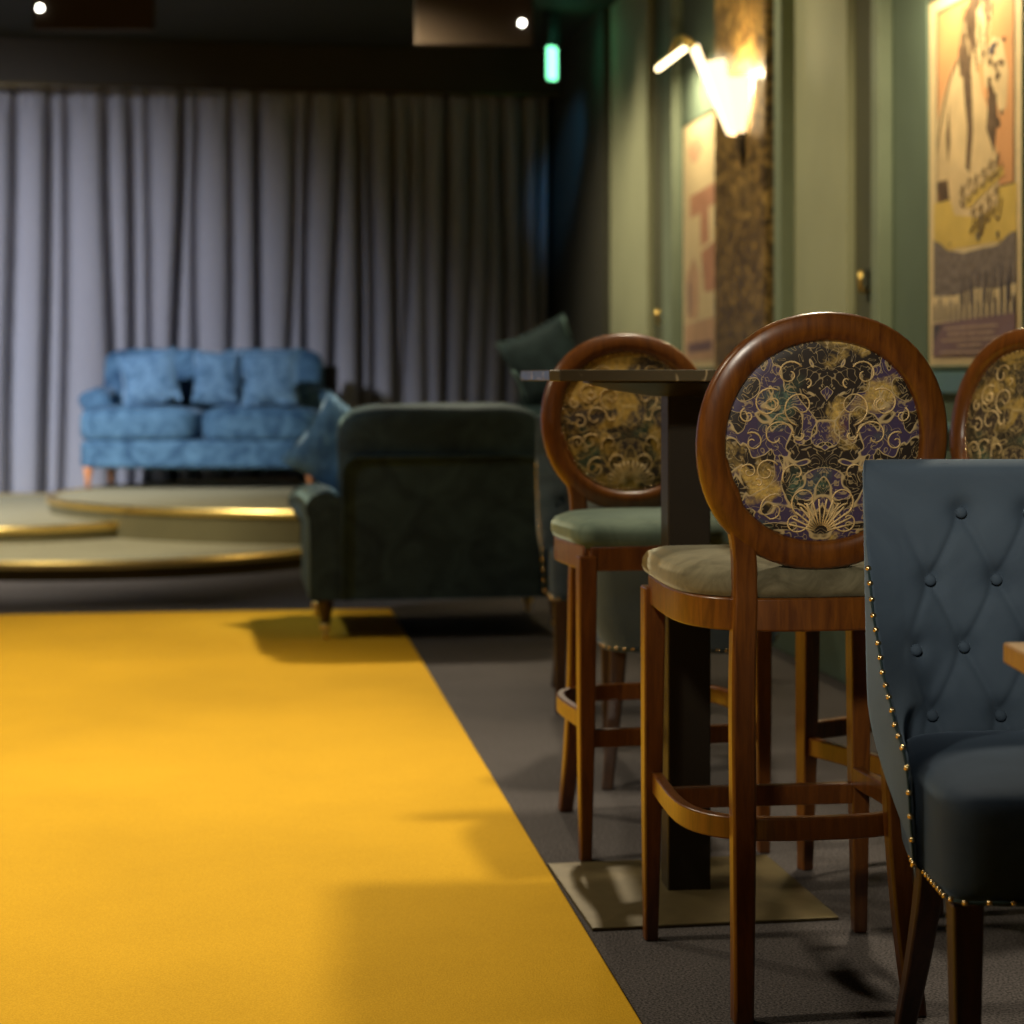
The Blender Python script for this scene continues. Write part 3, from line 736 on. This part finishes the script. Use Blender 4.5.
st3 = copy_tree(st1); st3.location = G(.925, 4.09); st3.rotation_euler[2] = facing(-.87, -.49)
tag(st3, 'oval back bar stool cut by the right edge, behind the tufted blue chair', 'bar stool', GS)
for s, v, d in ((st2, M['greenvelvet'], M['dam_gold']), (st3, M['olivevelvet'], M['dam_olive'])):
    for c in kids(s):
        if c.name.startswith('seat') and not c.name.startswith('seat_rail'): c.data = c.data.copy(); c.data.materials[0] = v
        if c.name.startswith('back_pad'): c.data = c.data.copy(); c.data.materials[0] = d

# ------------------------------------------------------------------ tufted dining chairs
CW = .272
BUT = [(x, z) for z, xs in ((.860, (0, .11, -.11)), (.752, (.055, -.055, .165, -.165)), (.644, (0, .11, -.11, .195, -.195)), (.536, (.055, -.055, .165, -.165))) for x in xs]
def lerp_tab(P, z):
    if z <= P[0][0]: return P[0][1]
    for (a, u), (b_, v) in zip(P, P[1:]):
        if z <= b_: f = (z-a)/(b_-a); f = f*f*(3-2*f)*.5+f*.5; return u+(v-u)*f
    return P[-1][1]
def tip(z):                        # how far forward the wing reaches at height z
    return lerp_tab([(.30, .115), (.505, .115), (.53, .095), (.57, .02), (.64, -.075), (.72, -.145), (.82, -.200), (.96, -.232)], z)
PAD = .055
def half_w(z): return CW-.012*max(0, (.56-z)/.21)**1.5
def back_y(z): return -.265-.11*max(0, z-.5)*.9+.05*max(0, (.62-z)/.27)**1.5
def shell_pt(u, z):
    """outer skin; u in -1..1 round the plan of the shell from one wing tip to the other"""
    w = half_w(z); yb = back_y(z); r = .085; ty = tip(z); side = max(.001, ty-(yb+r)); arc = PI/2*r; bk = w-r
    L = side+arc+bk; q = abs(u)*L; sg = 1 if u >= 0 else -1
    if q < bk: x, y = q, yb
    elif q < bk+arc: a = (q-bk)/r; x, y = bk+r*sin(a), yb+r-r*cos(a)
    else: x, y = w, yb+r+(q-bk-arc)
    x *= 1-.22*max(0, (.56-z)/.21)**1.6*max(0, min(1, (ty-y)/(ty-yb)))
    return Vector((sg*x, y, z))
def inner_y(x, z):
    w = half_w(z); y0 = back_y(z)+PAD+.018*max(0, min(1, (z-.42)/.15)); A = tip(z)-y0
    x0 = .085+.115*max(0, min(1, A/.30)); q = max(0, min(1, (abs(x)-x0)/(w-.004-x0)))
    return y0+A*(q**1.7 if A > 0 else q)
def tuft(a, z):
    d = 0; near = 9
    for bx, bz in BUT:
        r2 = (a-bx)**2+(z-bz)**2; d += .017*math.exp(-r2/.00040)+.006*math.exp(-r2/.0018)
    for dx in (1, -1):              # soft creases between neighbouring buttons
        k = a/.11+dx*(z-.860)/.216; near = min(near, abs(k-round(k))*.11)
    fade = max(0, min(1, (.215-abs(a))/.04))*max(0, min(1, (z-.44)/.05))*max(0, min(1, (.875-z)/.03))
    return (d+fade*(.0055*math.exp(-(near/.007)**2)-.003))*max(0, min(1, (.245-abs(a))/.03))
def inner_pt(u, z):
    w = half_w(z)-.004; q = abs(u); x = w*(1-(1-q)**1.25); sg = 1 if u >= 0 else -1
    return Vector((sg*x, inner_y(x, z)-tuft(sg*x, z)*(1 if q < .97 else 0), z))
def make_chair(name, label, group):
    t = thing(name, label, 'chair', group=group); V = M['chairblue']
    NU = 150
    zs_out = [.352+.598*i/34 for i in range(35)]
    b = bmesh.new(); rows = []
    us = [-1+2*i/NU for i in range(NU+1)]
    ztop = .945; zr = ztop-.022
    for z in [.352, .358]+[.37+(zr-.37)*i/30 for i in range(31)]: rows.append([shell_pt(u, z) for u in us])
    for k in range(1, 8):           # rolled top edge
        a = PI*k/8
        rows.append([shell_pt(u, zr).lerp(inner_pt(u, zr), .5-.5*cos(a))+Vector((0, 0, .022*sin(a))) for u in us])
    nin = 80
    for i in range(nin+1): rows.append([inner_pt(u, zr-(zr-.40)*i/nin) for u in us])
    R = loft(b, rows, False, False)
    for col in (0, NU):             # close the wing tips and the underside
        outer = [R[i][col] for i in range(33)]; mid = [R[i][col] for i in range(33, 40)]; inn = [R[i][col] for i in range(40, 121)]
        ring = outer+mid+inn
        try: b.faces.new(ring)
        except Exception: pass
    for i in range(NU): b.faces.new((R[0][i], R[0][i+1], R[-1][i+1], R[-1][i]))
    bmesh.ops.triangulate(b, faces=[f for f in b.faces if len(f.verts) > 4])
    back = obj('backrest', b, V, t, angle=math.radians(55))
    b0 = None
    for x, z in BUT:
        p = Vector((x, inner_y(x, z)-.010, z))
        if b0 is None:
            bq = bmesh.new(); ball(bq, (0,0,0), .0098, 2, (1, .6, 1)); bo = obj('button', bq, V, back); b0 = bo
        else:
            bo = b0.copy(); COL.objects.link(bo)
        bo.location = p
    # seat
    b = puff((0, .045, .435), (.500, .475, .165), 9, 14, .018)
    for v in b.verts:               # waterfall front, narrower rear
        f = max(0, (.0-v.co.y)/.2); v.co.x *= 1-.10*min(1, f)
        if v.co.z < .375: v.co.z = .357+(v.co.z-.352)*.3
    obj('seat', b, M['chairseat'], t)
    # nailheads: down the wing edge, along the seat's lower edge
    b = bmesh.new()
    for s in (-1, 1):
        z = .775; last = None; cord = []
        while z > .375:
            p = shell_pt(s*1.0, z)+Vector((s*.001, .001, 0))
            if last is None or (p-last).length > (.026 if z > .53 else .034): ball(b, p, .0056, 1); last = p; cord.append(p)
            z -= .002
        n = 9
        for i in range(n):
            f = i/(n-1); y = .12+(.265-.12)*f; p = Vector((s*(.2495-.005*(f > .9)), y, .368)); ball(b, p, .0052, 1); cord.append(p)
        tube(b, cord, .0022, 6, True, 1)
    for i in range(15): ball(b, (-.23+.46*i/14, .2825, .368), .0052, 1)
    tube(b, [(-.2445, .265, .368), (-.23, .2825, .368), (.23, .2825, .368), (.2445, .265, .368)], .0022, 6, True, 1)
    tube(b, [shell_pt(-.9+1.8*i/60, .362) for i in range(61)], .0022, 6, True, 1)
    for i in range(41):
        u = -1+2*i/40
        if abs(u) < .9: ball(b, shell_pt(u, .362), .0052, 1)
    obj('nailhead_trim', b, [M['nail'], M['tealdark']], t)
    for s in (-1, 1):
        b = bmesh.new(); loft(b, [sq_ring((s*.222, .250), .030, .030, 0), sq_ring((s*.222, .248), .044, .044, .362)]); obj('leg', b, M['darkwood'], t, smooth=False, bevel=.004)
        P = smooth_path([(.200,-.262,0), (.190,-.205,.13), (.180,-.165,.26), (.175,-.150,.365)], 6)
        b = bmesh.new(); rings = []
        for i, p in enumerate(P):
            w = .030+.016*i/(len(P)-1); rings.append([(s*p.x-w/2, p.y-w/2, p.z), (s*p.x+w/2, p.y-w/2, p.z), (s*p.x+w/2, p.y+w/2, p.z), (s*p.x-w/2, p.y+w/2, p.z)])
        loft(b, rings); obj('leg', b, M['darkwood'], t, bevel=.004, angle=math.radians(50))
    return t
GC = 'button tufted blue velvet chairs'
ch1 = make_chair('tufted_chair', 'nearest slate blue button tufted chair with brass nailheads at the right edge', GC)
ch1.location = G(.842, 2.855); ch1.rotation_euler[2] = facing(.005, -1)
ch2 = copy_tree(ch1); ch2.location = G(.365, 6.38); ch2.rotation_euler[2] = facing(.05, -1)
tag(ch2, 'blue velvet nailhead chair beside the dark armchair, seen past left of the far stool', 'chair', GC)
ch3 = copy_tree(ch1); ch3.location = G(.475, 5.22); ch3.rotation_euler[2] = facing(.10, 1)
tag(ch3, 'blue velvet chair with its rounded back towards us, behind the bar table column', 'chair', GC)

# wooden table whose corner enters at the right
wt = thing('dining_table', 'pale wooden table corner at right edge in front of the tufted chair', 'table', G(.955, 2.04), rot_cam(0))
b = bmesh.new(); box(b, -.34, .34, -.34, .34, .722, .748); obj('table_top', b, M['lightwood'], wt, smooth=False, bevel=.003)
b = bmesh.new(); box(b, -.04, .04, -.04, .04, .02, .722); obj('column', b, M['blackmetal'], wt, smooth=False, bevel=.003)
b = bmesh.new(); box(b, -.2, .2, -.2, .2, 0, .02); obj('base_plate', b, M['blackmetal'], wt, smooth=False, bevel=.004)

# low green bench along the right wall
wb = thing('wall_bench', 'low green bench along the right wall, glimpsed between the stool legs', 'bench', (2.26, 6.6, 0))
b = bmesh.new(); box(b, -.19, .19, -1.6, 1.6, 0, .40); obj('plinth', b, M['green'], wt if False else wb, smooth=False, bevel=.006)
b = puff((0, 0, .45), (.40, 3.2, .11), 12, 10); obj('seat_pad', b, M['tealvelvet'], wb)

# ------------------------------------------------------------------ ceiling fittings and exit sign
def ceil_box(x0, x1, zc, zb, dotx, dotz, label):
    c = G((x0+x1)/2, zc); t = thing('ceiling_box', label, 'ceiling fitting', (c.x, c.y, CZ), -TH, 'dark boxes on the ceiling')
    b = bmesh.new(); w = (x1-x0)/2; box(b, -w, w, -.2, -.14, zb-CZ, 0); obj('housing', b, M['brownbox'], t, smooth=False, bevel=.01)
    b = bmesh.new(); ball(b, (dotx-(x0+x1)/2, -.20, dotz-CZ), .020, 2); obj('status_light', b, M['dot'], t)
z_ = 12.0
k = z_/1900
ceil_box((33-512)*k, (154-512)*k, z_+.2, CAMZ+(377-30)*k, (40-512)*k, CAMZ+(377-8)*k, 'dark brown box under the ceiling at top left with one white light')
ceil_box((415-512)*k, (533-512)*k, z_+.2, CAMZ+(377-45)*k, (522-512)*k, CAMZ+(377-23)*k, 'dark brown box under the ceiling near the green exit light')
e = G((552-512)/1900*13.2, 13.2)
t = thing('exit_sign', 'small glowing green exit light hung beside the curtain', 'exit sign', (e.x, e.y, CZ), -TH+.9)
b = bmesh.new(); tube(b, [(0,0,0), (0,0,CZ*0-.20)], .008); obj('hanger', b, M['blackmetal'], t)
zt = CAMZ+(377-47)*13.2/1900-CZ; zb = CAMZ+(377-84)*13.2/1900-CZ
b = bmesh.new(); box(b, -.04, .04, -.018, .018, zb+.03, zt); obj('lit_face', b, M['exit'], t, smooth=False, bevel=.006)
b = bmesh.new(); box(b, -.06, .06, -.024, .024, zt, -.0); obj('casing', b, M['black'], t, smooth=False, bevel=.004)

# ------------------------------------------------------------------ lamps on the wall
pl1 = picture_lamp(yl2-.50, 2.81, 'lit brass picture lamp arching over the far poster left of the sconce')
pl2 = copy_tree(pl1); pl2.location = (WXR, (yl+yr)/2, 2.66)
tag(pl2, 'brass picture lamp above the singer poster, just out at the top right', 'lamp', 'brass picture lamps')

# ------------------------------------------------------------------ lights
def look(o, target): o.rotation_euler = (Vector(target)-o.location).to_track_quat('-Z', 'Y').to_euler()
def spot(name, loc, tgt, power, color, angle, blend=.5, size=.08):
    l = bpy.data.lights.new(name, 'SPOT'); l.energy = power; l.color = color; l.spot_size = math.radians(angle); l.spot_blend = blend; l.shadow_soft_size = size
    o = bpy.data.objects.new(name, l); COL.objects.link(o); o.location = loc; look(o, tgt); return o
def point(name, loc, power, color, size=.05):
    l = bpy.data.lights.new(name, 'POINT'); l.energy = power; l.color = color; l.shadow_soft_size = size
    o = bpy.data.objects.new(name, l); COL.objects.link(o); o.location = loc; return o
WARM = (1, .86, .62); WW = (1, .84, .54)
spot('downlight_or_fill', (1.2, 9.6, 3.5), (-1.2, 6.4, 0), 560, WARM, 66, .6, .10)
spot('downlight_or_fill', (-2.2, 6.6, 3.5), (-1.7, 5.6, 0), 400, WARM, 95, .8, .12)
spot('downlight_or_fill', (-2.4, 3.6, 3.5), (-1.2, 3.8, 0), 360, WARM, 95, .8, .12)
spot('downlight_or_fill', (1.55, 4.7, 3.5), (.3, 3.6, 0), 260, WARM, 85, .7, .13)
spot('downlight_or_fill', (-.9, -1.5, 2.9), (1.15, 3.1, 1.08), 600, (1,.91,.76), 17, .8, .20)  # added fill behind the camera, only for chair back and stool tops
spot('wall_washer', (.4, 8.6, 3.5), (2.5, 9.0, 1.8), 170, WW, 95, .9, .2)
spot('wall_washer', (.6, 11.8, 3.4), (2.5, 12.2, 1.4), 230, WW, 80, .9, .2)
spot('wall_washer', (.5, 6.3, 3.5), (2.5, 6.4, 1.7), 130, WW, 90, .9, .2)
spot('stage_light', (-3.4, 9.4, 3.3), (-2.3, 14.9, .2), 1450, (.80, .84, 1.0), 73, 1.0, .15)
spot('stage_light', (-3.9, 11.6, 3.3), (-3.2, 14.9, .3), 260, (.58, .76, 1.0), 60, .9, .12)
spot('stage_light', (-3.0, 9.4, 3.4), (-.5, 13.4, .75), 300, (.86, .92, 1.0), 26, .8, .10)
spot('cushion_fill', (-2.9, 6.6, 3.3), (.25, 8.4, .7), 260, (.80, .90, 1.0), 26, .9, .10)  # added cool fill so the armchair's cushion keeps its blue
spot('stage_downlight', (-1.9, 9.6, 3.5), (-2.0, 11.4, 0), 620, (1, .92, .76), 80, .8, .08)
point('sconce_bulb', (SX-.11, SY, 2.13+.36), 14, WW, .05)
for o in (pl1, pl2):
    l = bpy.data.lights.new('picture_light', 'AREA'); l.shape = 'RECTANGLE'; l.size = .62; l.size_y = .03; l.energy = 15; l.color = (1, .80, .48)
    q = bpy.data.objects.new('picture_light', l); COL.objects.link(q); q.location = Vector(o.location)+Vector((-.212, 0, -.03)); look(q, Vector(o.location)+Vector((-.02, 0, -.65)))
point('exit_glow', (e.x+.10, e.y-.12, CZ-.18), .35, (.15, 1, .55), .04)
spot('blue_wash', (1.6, 12.6, 3.4), (2.45, 14.2, 2.7), 60, (.1, .5, 1), 30, .8, .05)
w = bpy.data.worlds.new('world'); SC.world = w; w.use_nodes = True
w.node_tree.nodes['Background'].inputs[0].default_value = (1, .85, .6, 1); w.node_tree.nodes['Background'].inputs[1].default_value = .05

# ------------------------------------------------------------------ camera
cd = bpy.data.cameras.new('camera'); cam = bpy.data.objects.new('camera', cd); COL.objects.link(cam)
cam.location = (0, 0, CAMZ); cam.rotation_euler = (PI/2, 0, -TH)
cd.sensor_width = 36; cd.sensor_fit = 'HORIZONTAL'; cd.lens = 36*1900/1024; cd.shift_y = -135/1024
cd.dof.use_dof = True; cd.dof.focus_distance = 3.15; cd.dof.aperture_fstop = 3.6
cd.clip_end = 60
SC.camera = cam
SC.view_settings.view_transform = 'Standard'; SC.view_settings.look = 'None'; SC.view_settings.gamma = 1; SC.view_settings.exposure = 0
